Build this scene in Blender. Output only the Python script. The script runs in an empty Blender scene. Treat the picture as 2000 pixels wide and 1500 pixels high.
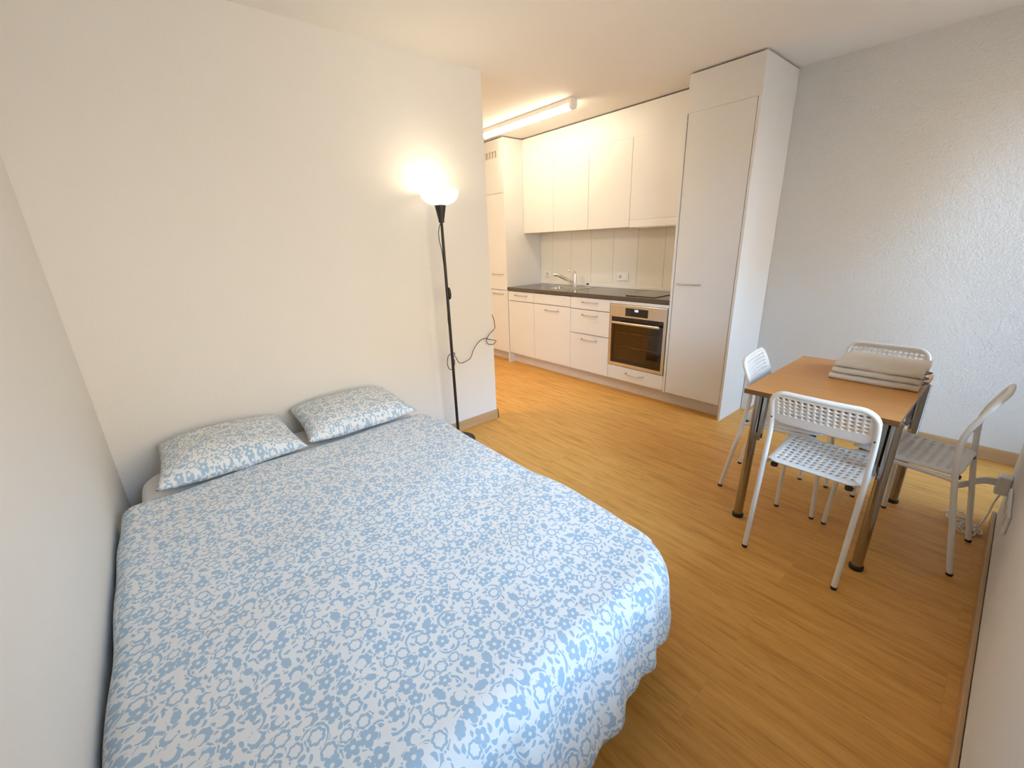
import bpy, math, random
from mathutils import Vector, Matrix, noise
random.seed(7)
C = bpy.context.scene.collection
SC = bpy.context.scene
PI = math.pi

# ------------------------------------------------------------------ camera
cam_d = bpy.data.cameras.new('camera')
cam = bpy.data.objects.new('camera', cam_d)
C.objects.link(cam)
cam.location = (2.6315, 0.3074, 1.3933)
cam.rotation_euler = (1.2504, 0.0327, 0.8650)
cam_d.sensor_fit = 'HORIZONTAL'
cam_d.sensor_width = 36.0
cam_d.lens = 36.0 * 823.5 / 2000.0
cam_d.clip_start = 0.02
SC.camera = cam

# ------------------------------------------------------------------ world (blue sky high up, sunlit warm houses and ground opposite)
SKY = 21
LOW = 7.6
W = bpy.data.worlds.new('sky'); SC.world = W
W.use_nodes = True
nt = W.node_tree
bg = nt.nodes['Background']
tc = nt.nodes.new('ShaderNodeTexCoord')
sp = nt.nodes.new('ShaderNodeSeparateXYZ')
rp = nt.nodes.new('ShaderNodeValToRGB')
nt.links.new(tc.outputs['Generated'], sp.inputs[0])
mr = nt.nodes.new('ShaderNodeMapRange')
mr.inputs['From Min'].default_value = -1.0
# gap in the houses towards -Y is shaped so bluer light reaches the cupboard
m1 = nt.nodes.new('ShaderNodeMath'); m1.operation = 'MULTIPLY_ADD'; m1.inputs[1].default_value = -2.4; m1.inputs[2].default_value = -1.0
nt.links.new(sp.outputs['Y'], m1.inputs[0])
m2 = nt.nodes.new('ShaderNodeMath'); m2.operation = 'MAXIMUM'; m2.inputs[1].default_value = 0.0
nt.links.new(m1.outputs[0], m2.inputs[0])
m3 = nt.nodes.new('ShaderNodeMath'); m3.operation = 'MULTIPLY'; nt.links.new(m2.outputs[0], m3.inputs[0])
m4 = nt.nodes.new('ShaderNodeMath'); m4.operation = 'GREATER_THAN'; m4.inputs[1].default_value = 0.0
nt.links.new(sp.outputs['Z'], m4.inputs[0]); nt.links.new(m4.outputs[0], m3.inputs[1])
m5 = nt.nodes.new('ShaderNodeMath'); m5.operation = 'ADD'
nt.links.new(sp.outputs['Z'], m5.inputs[0]); nt.links.new(m3.outputs[0], m5.inputs[1])
nt.links.new(m5.outputs[0], mr.inputs['Value'])
nt.links.new(mr.outputs[0], rp.inputs[0])
SKY_C = (0.42, 0.68, 1.0); LOW_C = (1.0, 0.825, 0.60)
e = rp.color_ramp.elements
def lowc(k): return tuple(LOW * k * x for x in LOW_C) + (1,)
e[0].position = 0.0; e[0].color = lowc(0.55)
e[1].position = 1.0; e[1].color = tuple(SKY * x for x in SKY_C) + (1,)
a = e.new(0.47); a.color = lowc(0.75)
a = e.new(0.52); a.color = lowc(1.0)
a = e.new(0.67); a.color = lowc(0.9)
a = e.new(0.72); a.color = tuple(SKY * x for x in SKY_C) + (1,)
nt.links.new(rp.outputs[0], bg.inputs['Color'])
bg.inputs['Strength'].default_value = 1.0

# ------------------------------------------------------------------ view
SC.view_settings.view_transform = 'Standard'
SC.view_settings.look = 'None'
SC.view_settings.gamma = 1.0
SC.view_settings.use_curve_mapping = False
SC.view_settings.exposure = 0.13
HALL_FILL_E = 78       # unseen lamp added in the hall as fill light for the kitchen
TUBE_E = 31        # ceiling tube light
BULB_W = 1.9        # bulb in the floor lamp

def portal(name, loc, sx, sy, rot):
    l = bpy.data.lights.new(name, 'AREA'); l.shape = 'RECTANGLE'
    l.size = sx; l.size_y = sy
    l.cycles.is_portal = True
    o = bpy.data.objects.new(name, l); C.objects.link(o)
    o.location = loc; o.rotation_euler = rot
    o['kind'] = 'structure'
    return o

# ------------------------------------------------------------------ dimensions
H = 2.49            # ceiling
YB = 4.108          # wall behind kitchen and dining table
XW = 2.806          # window wall
YP = 3.245          # end of that wall (balcony door recess behind it)
XR = 3.16           # outer face of recess
XH = -1.95          # hall end
YL = 2.322          # free end of the headboard wall
WY0, WY1, WZ0, WZ1 = 0.40, 2.55, 0.70, 2.06    # window opening

portal('window_daylight', (XW + 0.13, (WY0 + WY1) / 2, (WZ0 + WZ1) / 2), WZ1 - WZ0, WY1 - WY0, (0, PI / 2, 0))
portal('door_daylight', (XR + 0.03, (YP + YB) / 2, 1.14), 2.06, YB - YP - 0.06, (0, PI / 2, 0))

# ------------------------------------------------------------------ node helper
class NB:
    def __init__(s, name):
        s.mat = bpy.data.materials.new(name); s.mat.use_nodes = True
        s.t = s.mat.node_tree; s.n = s.t.nodes; s.l = s.t.links
        s.b = s.n['Principled BSDF']
    def new(s, kind, **kw):
        n = s.n.new(kind)
        for k, v in kw.items(): setattr(n, k, v)
        return n
    def put(s, sock, v):
        if hasattr(v, 'links') or hasattr(v, 'is_linked'): s.l.new(v, sock)
        else: sock.default_value = v
    def m(s, op, a, b=None, c=None, clamp=False):
        n = s.new('ShaderNodeMath', operation=op); n.use_clamp = clamp
        s.put(n.inputs[0], a)
        if b is not None: s.put(n.inputs[1], b)
        if c is not None: s.put(n.inputs[2], c)
        return n.outputs[0]
    def vm(s, op, a, b=None):
        n = s.new('ShaderNodeVectorMath', operation=op)
        s.put(n.inputs[0], a)
        if b is not None: s.put(n.inputs[1], b)
        return n.outputs[1] if op in ('LENGTH', 'DOT_PRODUCT', 'DISTANCE') else n.outputs[0]
    def coord(s, which='Object'):
        return s.new('ShaderNodeTexCoord').outputs[which]
    def mapping(s, vec, scale=(1, 1, 1), rot=(0, 0, 0), loc=(0, 0, 0)):
        n = s.new('ShaderNodeMapping'); s.l.new(vec, n.inputs[0])
        n.inputs['Scale'].default_value = scale; n.inputs['Rotation'].default_value = rot; n.inputs['Location'].default_value = loc
        return n.outputs[0]
    def noise(s, vec, scale, detail=3, rough=0.5):
        n = s.new('ShaderNodeTexNoise'); s.l.new(vec, n.inputs['Vector'])
        n.inputs['Scale'].default_value = scale; n.inputs['Detail'].default_value = detail; n.inputs['Roughness'].default_value = rough
        return n.outputs[0]
    def ramp(s, fac, stops):
        n = s.new('ShaderNodeValToRGB'); s.l.new(fac, n.inputs[0])
        el = n.color_ramp.elements
        el[0].position, el[0].color = stops[0][0], (*stops[0][1], 1)
        el[1].position, el[1].color = stops[-1][0], (*stops[-1][1], 1)
        for p, c in stops[1:-1]:
            q = el.new(p); q.color = (*c, 1)
        return n.outputs[0]
    def mix(s, fac, a, b):
        n = s.new('ShaderNodeMix', data_type='RGBA')
        s.put(n.inputs[0], fac)
        for sock, v in ((n.inputs[6], a), (n.inputs[7], b)):
            if isinstance(v, tuple): sock.default_value = (*v, 1)
            else: s.l.new(v, sock)
        return n.outputs[2]
    def bump(s, h, strength=0.2, dist=0.01):
        n = s.new('ShaderNodeBump'); s.l.new(h, n.inputs['Height'])
        n.inputs['Strength'].default_value = strength; n.inputs['Distance'].default_value = dist
        s.l.new(n.outputs[0], s.b.inputs['Normal'])
    def col(s, c):
        if isinstance(c, tuple): s.b.inputs['Base Color'].default_value = (*c, 1)
        else: s.l.new(c, s.b.inputs['Base Color'])
    def set(s, rough=0.5, metal=0.0, spec=None):
        s.b.inputs['Roughness'].default_value = rough
        s.b.inputs['Metallic'].default_value = metal
        if spec is not None: s.b.inputs['Specular IOR Level'].default_value = spec

def plain(name, col, rough=0.5, metal=0.0, var=0.04, scale=30, spec=None, bump=0.0):
    b = NB(name); v = b.coord()
    f = b.noise(v, scale, 2)
    c0 = tuple(max(0, x * (1 - var)) for x in col); c1 = tuple(min(1, x * (1 + var)) for x in col)
    b.col(b.ramp(f, [(0.3, c0), (0.7, c1)])); b.set(rough, metal, spec)
    if bump: b.bump(b.noise(v, scale * 8, 2), bump, 0.002)
    return b.mat

def plaster(name, col, strength):
    b = NB(name); v = b.coord()
    n1 = b.noise(v, 70, 4, 0.6); n2 = b.noise(v, 240, 2)
    h = b.m('ADD', n1, b.m('MULTIPLY', n2, 0.4))
    b.col(b.ramp(b.noise(v, 2.5, 3), [(0.3, tuple(x * 0.985 for x in col)), (0.7, col)]))
    b.set(0.85, 0, 0.25); b.bump(h, strength, 0.006)
    return b.mat

def floor_mat():
    b = NB('oak_floor'); v = b.coord()
    br = b.new('ShaderNodeTexBrick'); b.l.new(v, br.inputs['Vector'])
    br.offset = 0.37; br.offset_frequency = 2
    for k, x in (('Scale', 1.0), ('Mortar Size', 0.0012), ('Mortar Smooth', 0.6), ('Brick Width', 1.38), ('Row Height', 0.205), ('Bias', 0.0)):
        br.inputs[k].default_value = x
    br.inputs['Color1'].default_value = (0, 0, 0, 1); br.inputs['Color2'].default_value = (1, 1, 1, 1); br.inputs['Mortar'].default_value = (0.3, 0.3, 0.3, 1)
    plank = b.new('ShaderNodeSeparateColor'); b.l.new(br.outputs['Color'], plank.inputs[0])
    off = b.new('ShaderNodeCombineXYZ'); b.l.new(b.m('MULTIPLY', plank.outputs[0], 7.0), off.inputs[0]); b.l.new(b.m('MULTIPLY', plank.outputs[0], 3.1), off.inputs[1])
    v2 = b.vm('ADD', v, off.outputs[0])
    g1 = b.noise(b.mapping(v2, (1.3, 14, 1)), 2.2, 6, 0.62)
    g2 = b.noise(b.mapping(v2, (4, 110, 1)), 2.0, 3, 0.6)
    g3 = b.noise(b.mapping(v2, (1.0, 4.5, 1)), 1.6, 3, 0.5)
    s = b.m('ADD', b.m('MULTIPLY', g1, 0.55), b.m('ADD', b.m('MULTIPLY', g2, 0.25), b.m('MULTIPLY', g3, 0.20)))
    dark = b.noise(b.mapping(v2, (2.2, 42, 1)), 2.4, 4, 0.7)
    dark = b.m('MULTIPLY', b.m('SUBTRACT', dark, 0.55, clamp=True), 5.0, clamp=True)
    base = b.ramp(s, [(0.34, (0.50, 0.225, 0.040)), (0.45, (0.70, 0.345, 0.075)), (0.55, (0.80, 0.420, 0.105)), (0.66, (0.86, 0.490, 0.150))])
    tone = b.mix(b.m('MULTIPLY', plank.outputs[0], 0.22), base, (0.636, 0.316, 0.088))
    tone = b.mix(b.m('MULTIPLY', dark, 0.75), tone, (0.30, 0.135, 0.028))
    seam = b.mix(b.m('MULTIPLY', br.outputs['Fac'], 0.22), tone, (0.318, 0.14, 0.04))
    b.col(seam); b.set(0.5, 0, 0.35)
    b.bump(b.m('ADD', b.m('MULTIPLY', g2, 0.5), b.m('MULTIPLY', br.outputs['Fac'], -0.6)), 0.07, 0.002)
    return b.mat

def wood(name, c0, c1, along=(1.2, 16, 16), rough=0.45):
    b = NB(name); v = b.coord()
    g = b.noise(b.mapping(v, along), 2.0, 5, 0.6)
    b.col(b.ramp(g, [(0.3, c0), (0.7, c1)])); b.set(rough, 0, 0.4)
    b.bump(g, 0.04, 0.002)
    return b.mat

def fabric_print():
    """white cotton printed with pale blue flowers, rings, tulips, leaves and stems (all from Voronoi cells)"""
    b = NB('flower_print_cotton'); uv = b.coord('UV')
    wob = b.new('ShaderNodeTexNoise'); b.l.new(uv, wob.inputs['Vector']); wob.inputs['Scale'].default_value = 60; wob.inputs['Detail'].default_value = 1
    uvw = b.vm('ADD', uv, b.vm('MULTIPLY', b.vm('SUBTRACT', wob.outputs['Color'], (0.5, 0.5, 0.5)), (0.006, 0.006, 0)))
    def cells(scale, rnd, off):
        vec = b.vm('ADD', b.vm('MULTIPLY', uvw, (scale, scale, 0)), (off, off * 0.7, 0))
        vo = b.new('ShaderNodeTexVoronoi'); vo.voronoi_dimensions = '2D'; vo.feature = 'F1'
        b.l.new(vec, vo.inputs['Vector']); vo.inputs['Scale'].default_value = 1.0; vo.inputs['Randomness'].default_value = rnd
        p = b.vm('SUBTRACT', vec, vo.outputs['Position'])
        sx = b.new('ShaderNodeSeparateXYZ'); b.l.new(p, sx.inputs[0])
        sc = b.new('ShaderNodeSeparateColor'); b.l.new(vo.outputs['Color'], sc.inputs[0])
        th = b.m('ADD', b.m('ARCTAN2', sx.outputs[1], sx.outputs[0]), b.m('MULTIPLY', sc.outputs[0], 6.283))
        r = vo.outputs['Distance']
        return r, th, sc.outputs[0], sc.outputs[1], sc.outputs[2]
    def lt(a, c): return b.m('LESS_THAN', a, c)
    def gt(a, c): return b.m('GREATER_THAN', a, c)
    def AND(*a):
        x = a[0]
        for y in a[1:]: x = b.m('MULTIPLY', x, y)
        return x
    def OR(*a):
        x = a[0]
        for y in a[1:]: x = b.m('MAXIMUM', x, y)
        return x
    def NOT(a): return b.m('SUBTRACT', 1.0, a)
    # --- flowers
    r, th, c1, c2, c3 = cells(22.0, 0.62, 0.0)
    R0 = b.m('ADD', 0.33, b.m('MULTIPLY', c3, 0.13))
    pet5 = b.m('ADD', 0.60, b.m('MULTIPLY', b.m('POWER', b.m('ABSOLUTE', b.m('COSINE', b.m('MULTIPLY', th, 2.5))), 0.7), 0.42))
    pet7 = b.m('ADD', 0.82, b.m('MULTIPLY', b.m('ABSOLUTE', b.m('COSINE', b.m('MULTIPLY', th, 3.5))), 0.18))
    R5 = b.m('MULTIPLY', R0, pet5); R7 = b.m('MULTIPLY', R0, pet7)
    solid = AND(lt(r, R5), gt(r, b.m('MULTIPLY', R0, 0.24)))
    ring = AND(lt(r, R7), gt(r, b.m('MULTIPLY', R7, 0.66)))
    px = b.m('MULTIPLY', r, b.m('COSINE', th)); py = b.m('MULTIPLY', r, b.m('SINE', th))
    dx = b.m('SUBTRACT', px, b.m('MULTIPLY', R0, 0.42))
    dd = b.m('SQRT', b.m('ADD', b.m('MULTIPLY', dx, dx), b.m('MULTIPLY', py, py)))
    cres = AND(lt(r, b.m('MULTIPLY', R7, 0.95)), gt(dd, b.m('MULTIPLY', R0, 0.60)))
    q = b.m('ADD', b.m('MULTIPLY', px, px), b.m('MULTIPLY', b.m('MULTIPLY', py, py), 2.6))
    blob = lt(b.m('SQRT', q), b.m('MULTIPLY', R7, 0.95))
    t1 = lt(c2, 0.46); t2 = AND(gt(c2, 0.46), lt(c2, 0.70)); t3 = AND(gt(c2, 0.70), lt(c2, 0.86)); t4 = gt(c2, 0.86)
    flower = OR(AND(solid, t1), AND(ring, t2), AND(cres, t3), AND(blob, t4))
    zone = lt(r, b.m('ADD', b.m('MULTIPLY', R0, b.m('ADD', 0.94, b.m('MULTIPLY', t4, -0.10))), 0.052))     # white margin kept round each flower
    # --- long curved stems
    r, th, d1, d2, d3 = cells(11.5, 0.8, 3.7)
    hw = b.m('MULTIPLY', b.m('SUBTRACT', 1.0, b.m('POWER', b.m('ABSOLUTE', b.m('DIVIDE', b.m('SUBTRACT', b.m('MODULO', th, 6.283), 3.14), 2.1)), 2.0)), 0.042)
    arcd = b.m('ABSOLUTE', b.m('SUBTRACT', r, 0.31))
    stem = AND(lt(arcd, hw), NOT(zone))
    stemz = AND(lt(arcd, b.m('ADD', hw, 0.03)), gt(hw, 0.0))
    # --- leaves and dashes
    def leaves(scale, off, la, lb):
        r, th, l1, l2, l3 = cells(scale, 0.75, off)
        ax = b.m('MULTIPLY', r, b.m('COSINE', th)); ay = b.m('MULTIPLY', r, b.m('SINE', th))
        ay = b.m('ADD', ay, b.m('MULTIPLY', b.m('MULTIPLY', ax, ax), b.m('MULTIPLY', b.m('SUBTRACT', l3, 0.5), 2.4)))
        wid = b.m('ADD', lb, b.m('MULTIPLY', l2, 0.11))
        qx = b.m('DIVIDE', ax, la); qy = b.m('DIVIDE', ay, wid)
        return lt(b.m('ADD', b.m('MULTIPLY', qx, qx), b.m('MULTIPLY', qy, qy)), 1.0)
    leaf = AND(leaves(50.0, 9.1, 0.42, 0.14), NOT(zone), NOT(stemz))
    mask = OR(flower, stem, leaf)
    weave = b.noise(uv, 900, 1)
    b.col(b.mix(mask, (0.81, 0.80, 0.785), (0.40, 0.525, 0.635)))
    b.set(0.9, 0, 0.15)
    b.b.inputs['Sheen Weight'].default_value = 0.15
    b.bump(b.m('ADD', b.m('MULTIPLY', b.noise(uv, 28, 3), 1.0), b.m('MULTIPLY', weave, 0.15)), 0.10, 0.004)
    return b.mat

def emit(name, col, strength, base=(0.8, 0.8, 0.8)):
    b = NB(name); v = b.coord()
    b.col(b.ramp(b.noise(v, 20, 1), [(0, base), (1, base)]))
    b.b.inputs['Emission Color'].default_value = (*col, 1)
    b.b.inputs['Emission Strength'].default_value = strength
    b.set(0.4)
    return b.mat

def pane_mat(name, tint=(1, 1, 1), refl=0.08):
    b = NB(name)
    tr = b.new('ShaderNodeBsdfTransparent'); tr.inputs[0].default_value = (*tint, 1)
    gl = b.new('ShaderNodeBsdfGlossy'); gl.inputs['Roughness'].default_value = 0.03
    fr = b.new('ShaderNodeFresnel'); fr.inputs[0].default_value = 1.45
    mx = b.new('ShaderNodeMixShader')
    b.l.new(b.m('ADD', fr.outputs[0], refl - 0.04), mx.inputs[0])
    b.l.new(tr.outputs[0], mx.inputs[1]); b.l.new(gl.outputs[0], mx.inputs[2])
    b.l.new(mx.outputs[0], b.n['Material Output'].inputs[0])
    return b.mat

def brushed(name, col, rough=0.3, axis=(1, 1, 40)):
    b = NB(name); v = b.coord()
    g = b.noise(b.mapping(v, axis), 30, 2)
    b.col(b.ramp(g, [(0.3, tuple(x * 0.93 for x in col)), (0.7, col)])); b.set(rough, 1.0)
    b.bump(g, 0.03, 0.001)
    return b.mat

def speckled(name, c0, c1, rough):
    b = NB(name); v = b.coord()
    b.col(b.ramp(b.noise(v, 160, 3, 0.7), [(0.35, c0), (0.65, c1)])); b.set(rough, 0, 0.5)
    return b.mat

def terry(name, col):
    b = NB(name); v = b.coord()
    h = b.noise(v, 420, 2)
    g = b.noise(b.mapping(v, (6, 60, 6)), 4, 3)
    b.col(b.ramp(g, [(0.3, tuple(x * 0.9 for x in col)), (0.7, col)])); b.set(0.95, 0, 0.1)
    b.bump(b.m('ADD', h, g), 0.5, 0.004)
    b.b.inputs['Sheen Weight'].default_value = 0.3
    return b.mat

M = {}
M['wall'] = plaster('white_plaster', (0.835, 0.825, 0.80), 0.22)
M['wall_rough'] = plaster('white_rough_plaster', (0.835, 0.825, 0.80), 1.0)
M['ceiling'] = plaster('white_ceiling_paint', (0.87, 0.85, 0.815), 0.06)
M['floor'] = floor_mat()
M['skirting'] = wood('oak_skirting', (0.50, 0.315, 0.155), (0.60, 0.39, 0.205), (1.2, 1.2, 16))
M['cab'] = plain('white_laminate', (0.83, 0.82, 0.80), 0.42, 0, 0.01, 4, 0.4)
M['cab_edge'] = plain('dull_off_white', (0.62, 0.58, 0.52), 0.6, 0, 0.02, 4)  # darker off-white of the socket faces
M['plinth'] = plain('beige_plinth', (0.74, 0.67, 0.59), 0.5, 0, 0.03, 6)
M['worktop'] = speckled('dark_brown_worktop', (0.085, 0.062, 0.045), (0.13, 0.098, 0.072), 0.2)
M['backsplash'] = plain('cream_glazed_panel', (0.86, 0.83, 0.75), 0.22, 0, 0.01, 3, 0.5)
M['joint'] = plain('panel_joint', (0.40, 0.33, 0.24), 0.6, 0, 0.02, 10)
M['steel'] = brushed('brushed_steel', (0.66, 0.64, 0.60), 0.28, (40, 1, 1))
M['sinksteel'] = brushed('sink_steel', (0.60, 0.58, 0.54), 0.33, (1, 30, 1))
M['chrome'] = plain('chrome', (0.80, 0.79, 0.77), 0.12, 1.0, 0.01, 8)
M['nickel'] = plain('satin_nickel', (0.56, 0.52, 0.46), 0.28, 1.0, 0.02, 8)
M['tablechrome'] = plain('chromed_table_tube', (0.38, 0.355, 0.33), 0.18, 1.0, 0.03, 8)
M['blackglass'] = plain('black_glass', (0.012, 0.012, 0.013), 0.06, 0, 0.01, 8, 0.6)
M['black'] = plain('black_painted_metal', (0.016, 0.014, 0.013), 0.42, 0, 0.05, 20)
M['blackplastic'] = plain('black_plastic', (0.02, 0.02, 0.02), 0.5, 0, 0.05, 20)
M['ovenbox'] = plain('oven_enamel', (0.075, 0.060, 0.045), 0.4, 0, 0.05, 8)
M['white_metal'] = plain('white_powder_coat', (0.87, 0.855, 0.82), 0.42, 0, 0.01, 12, 0.4)
M['white_plastic'] = plain('white_plastic', (0.87, 0.855, 0.83), 0.45, 0, 0.01, 12, 0.4)
M['slot'] = plain('socket_hole', (0.10, 0.08, 0.06), 0.7, 0, 0.02, 10)
M['tabletop'] = wood('beech_laminate', (0.64, 0.280, 0.066), (0.72, 0.340, 0.092), (1.5, 22, 22), 0.34)
M['tableedge'] = wood('brown_edge_band', (0.17, 0.080, 0.028), (0.21, 0.10, 0.036), (1.5, 22, 22), 0.4)
M['print'] = fabric_print()
M['sheet'] = plain('white_sheet', (0.76, 0.75, 0.74), 0.9, 0, 0.02, 40, 0.15, 0.1)
M['bedwhite'] = plain('white_bed_paint', (0.78, 0.77, 0.75), 0.5, 0, 0.01, 12)
M['towel'] = terry('beige_terry', (0.74, 0.61, 0.455))
M['tag'] = plain('grey_loop_tape', (0.16, 0.16, 0.17), 0.8, 0, 0.05, 60)
M['tube_light'] = emit('lit_tube', (1.0, 0.83, 0.60), TUBE_E)
M['opal'] = emit('lit_opal_glass', (1.0, 0.88, 0.68), 1.1, (0.85, 0.83, 0.78))
M['hall_fill'] = emit('lit_hall_fill', (1.0, 0.82, 0.58), HALL_FILL_E)
M['digits'] = emit('lit_display', (0.85, 0.95, 1.0), 1.2)
M['pane'] = pane_mat('window_glass')
M['ovenpane'] = pane_mat('tinted_oven_glass', (0.62, 0.58, 0.53), 0.07)
M['vent'] = plain('vent_slot', (0.55, 0.45, 0.30), 0.7, 0, 0.02, 10)

# ------------------------------------------------------------------ mesh helper
class MB:
    def __init__(s): s.v = []; s.f = []; s.mi = []; s.uv = None
    def add(s, vs, fs, mi=0):
        o = len(s.v); s.v += [tuple(x) for x in vs]
        s.f += [tuple(i + o for i in f) for f in fs]; s.mi += [mi] * len(fs)
        return s
    def box(s, x0, x1, y0, y1, z0, z1, mi=0):
        return s.add([(x0, y0, z0), (x1, y0, z0), (x1, y1, z0), (x0, y1, z0), (x0, y0, z1), (x1, y0, z1), (x1, y1, z1), (x0, y1, z1)],
                     [(0, 3, 2, 1), (4, 5, 6, 7), (0, 1, 5, 4), (1, 2, 6, 5), (2, 3, 7, 6), (3, 0, 4, 7)], mi)
    def tube(s, pts, r, seg=12, closed=False, mi=0, caps=True):
        P = [Vector(p) for p in pts]; n = len(P)
        R = r if isinstance(r, (list, tuple)) else [r] * n
        up = None; rings = []
        for i in range(n):
            if closed: t = (P[(i + 1) % n] - P[i - 1])
            else: t = P[min(i + 1, n - 1)] - P[max(i - 1, 0)]
            t.normalize()
            if up is None:
                up = Vector((0, 0, 1)) if abs(t.z) < 0.9 else Vector((1, 0, 0))
            a = (up - t * up.dot(t)); a.normalize(); up = a
            b = t.cross(a)
            rings.append([P[i] + (a * math.cos(2 * PI * k / seg) + b * math.sin(2 * PI * k / seg)) * R[i] for k in range(seg)])
        vs = [p for rg in rings for p in rg]; fs = []
        m = n if closed else n - 1
        for i in range(m):
            j = (i + 1) % n
            for k in range(seg):
                k2 = (k + 1) % seg
                fs.append((i * seg + k, i * seg + k2, j * seg + k2, j * seg + k))
        if caps and not closed:
            fs.append(tuple(range(seg))[::-1]); fs.append(tuple((n - 1) * seg + k for k in range(seg)))
        return s.add(vs, fs, mi)
    def lathe(s, prof, c=(0, 0, 0), seg=32, mi=0):
        vs = []; fs = []
        for (r, z) in prof:
            for k in range(seg):
                a = 2 * PI * k / seg; vs.append((c[0] + r * math.cos(a), c[1] + r * math.sin(a), c[2] + z))
        for i in range(len(prof) - 1):
            for k in range(seg):
                k2 = (k + 1) % seg
                fs.append((i * seg + k, i * seg + k2, (i + 1) * seg + k2, (i + 1) * seg + k))
        return s.add(vs, fs, mi)
    def prism(s, poly, axis, a0, a1, mi=0):
        """polygon of 2-D points swept along axis 0/1/2 from a0 to a1"""
        def p3(p, a):
            q = list(p); q.insert(axis, a); return tuple(q)
        n = len(poly)
        vs = [p3(p, a0) for p in poly] + [p3(p, a1) for p in poly]
        fs = [tuple(range(n))[::-1], tuple(range(n, 2 * n))] + [(i, (i + 1) % n, n + (i + 1) % n, n + i) for i in range(n)]
        return s.add(vs, fs, mi)
    def grid(s, nu, nv, fn, uvfn=None, mi=0):
        o = len(s.v); vs = []
        for j in range(nv + 1):
            for i in range(nu + 1): vs.append(fn(i / nu, j / nv))
        fs = [(j * (nu + 1) + i, j * (nu + 1) + i + 1, (j + 1) * (nu + 1) + i + 1, (j + 1) * (nu + 1) + i) for j in range(nv) for i in range(nu)]
        if uvfn:
            if s.uv is None: s.uv = {}
            for j in range(nv + 1):
                for i in range(nu + 1): s.uv[o + j * (nu + 1) + i] = uvfn(i / nu, j / nv)
        return s.add(vs, fs, mi)
    def build(s, name, mats, parent=None, smooth=False, bevel=0.0, seg=2, fixn=True):
        off = Vector((0, 0, 0)); p = parent
        while p is not None: off += p.location; p = p.parent
        me = bpy.data.meshes.new(name)
        me.from_pydata([tuple(Vector(v) - off) for v in s.v], [], s.f)
        if s.uv is not None:
            ul = me.uv_layers.new(name='UVMap')
            for lp in me.loops: ul.data[lp.index].uv = s.uv.get(lp.vertex_index, (0, 0))
        if not isinstance(mats, (list, tuple)): mats = [mats]
        for m_ in mats: me.materials.append(m_)
        for i, pl in enumerate(me.polygons):
            pl.material_index = s.mi[i]; pl.use_smooth = bool(smooth)
        if fixn:
            import bmesh
            bm = bmesh.new(); bm.from_mesh(me); bmesh.ops.recalc_face_normals(bm, faces=bm.faces[:]); bm.to_mesh(me); bm.free()
        me.update()
        o = bpy.data.objects.new(name, me); C.objects.link(o)
        if parent is not None: o.parent = parent
        if bevel:
            md = o.modifiers.new('bevel', 'BEVEL'); md.width = bevel; md.segments = seg; md.limit_method = 'ANGLE'; md.angle_limit = math.radians(40)
        if smooth == 'auto':
            try: me.set_sharp_from_angle(angle=math.radians(40))
            except Exception: pass
        return o

def thing(name, label, cat, loc=(0, 0, 0), group=None):
    o = bpy.data.objects.new(name, None); C.objects.link(o)
    o.location = loc; o.empty_display_size = 0.1
    return tag(o, label, cat, group)
def tag(o, label, cat, group=None):
    o['label'] = label; o['category'] = cat
    if group: o['group'] = group
    return o
def struct(o):
    o['kind'] = 'structure'; return o
def rename(o, label): o['label'] = label; return o
def dup(root):
    r = root.copy(); C.objects.link(r)
    for ch in list(root.children):
        c = ch.copy(); C.objects.link(c); c.parent = r
        for g in list(ch.children):
            d = g.copy(); C.objects.link(d); d.parent = c
    return r
def smooth_path(pts, n=8):
    """Catmull-Rom through the points"""
    P = [Vector(p) for p in pts]; P = [P[0] * 2 - P[1]] + P + [P[-1] * 2 - P[-2]]
    out = []
    for i in range(1, len(P) - 2):
        for k in range(n):
            t = k / n; a, b_, c, d = P[i - 1], P[i], P[i + 1], P[i + 2]
            out.append(0.5 * ((2 * b_) + (c - a) * t + (2 * a - 5 * b_ + 4 * c - d) * t * t + (3 * b_ - a - 3 * c + d) * t ** 3))
    out.append(P[-2]); return out

# ================================================================== STRUCTURE
T = 0.14
struct(MB().box(XH - T, XR + 0.3, -T, YB + T, -0.12, 0.0).build('floor', M['floor']))
struct(MB().box(XH - T, XR + 0.3, -T, YB + T, H, H + 0.15).build('ceiling', M['ceiling']))
struct(MB().box(XH - T, XW + 0.28, -T, 0.0, 0, H).build('wall_left', M['wall']))
struct(MB().box(-T, 0.0, 0.0, YL, 0, H).build('wall_back', M['wall']))
struct(MB().box(XH - T, XR + 0.3, YB, YB + T, 0, H).build('wall_right', M['wall_rough']))
struct(MB().box(XH - T, XH, 0.0, YB, 0, H).build('wall_hall', M['wall']))
wf = MB()
wf.box(XW, XW + 0.28, 0.0, WY0, 0, H); wf.box(XW, XW + 0.28, WY1, YP, 0, H)
wf.box(XW, XW + 0.28, WY0, WY1, 0, WZ0); wf.box(XW, XW + 0.28, WY0, WY1, WZ1, H)
struct(wf.build('wall_front', M['wall']))
wr = MB(); wr.box(XR, XR + 0.14, YP, YB, 2.2, H); wr.box(XW + 0.28, XR + 0.14, YP - 0.14, YP, 0, H)
struct(wr.build('wall_recess', M['wall']))

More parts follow.
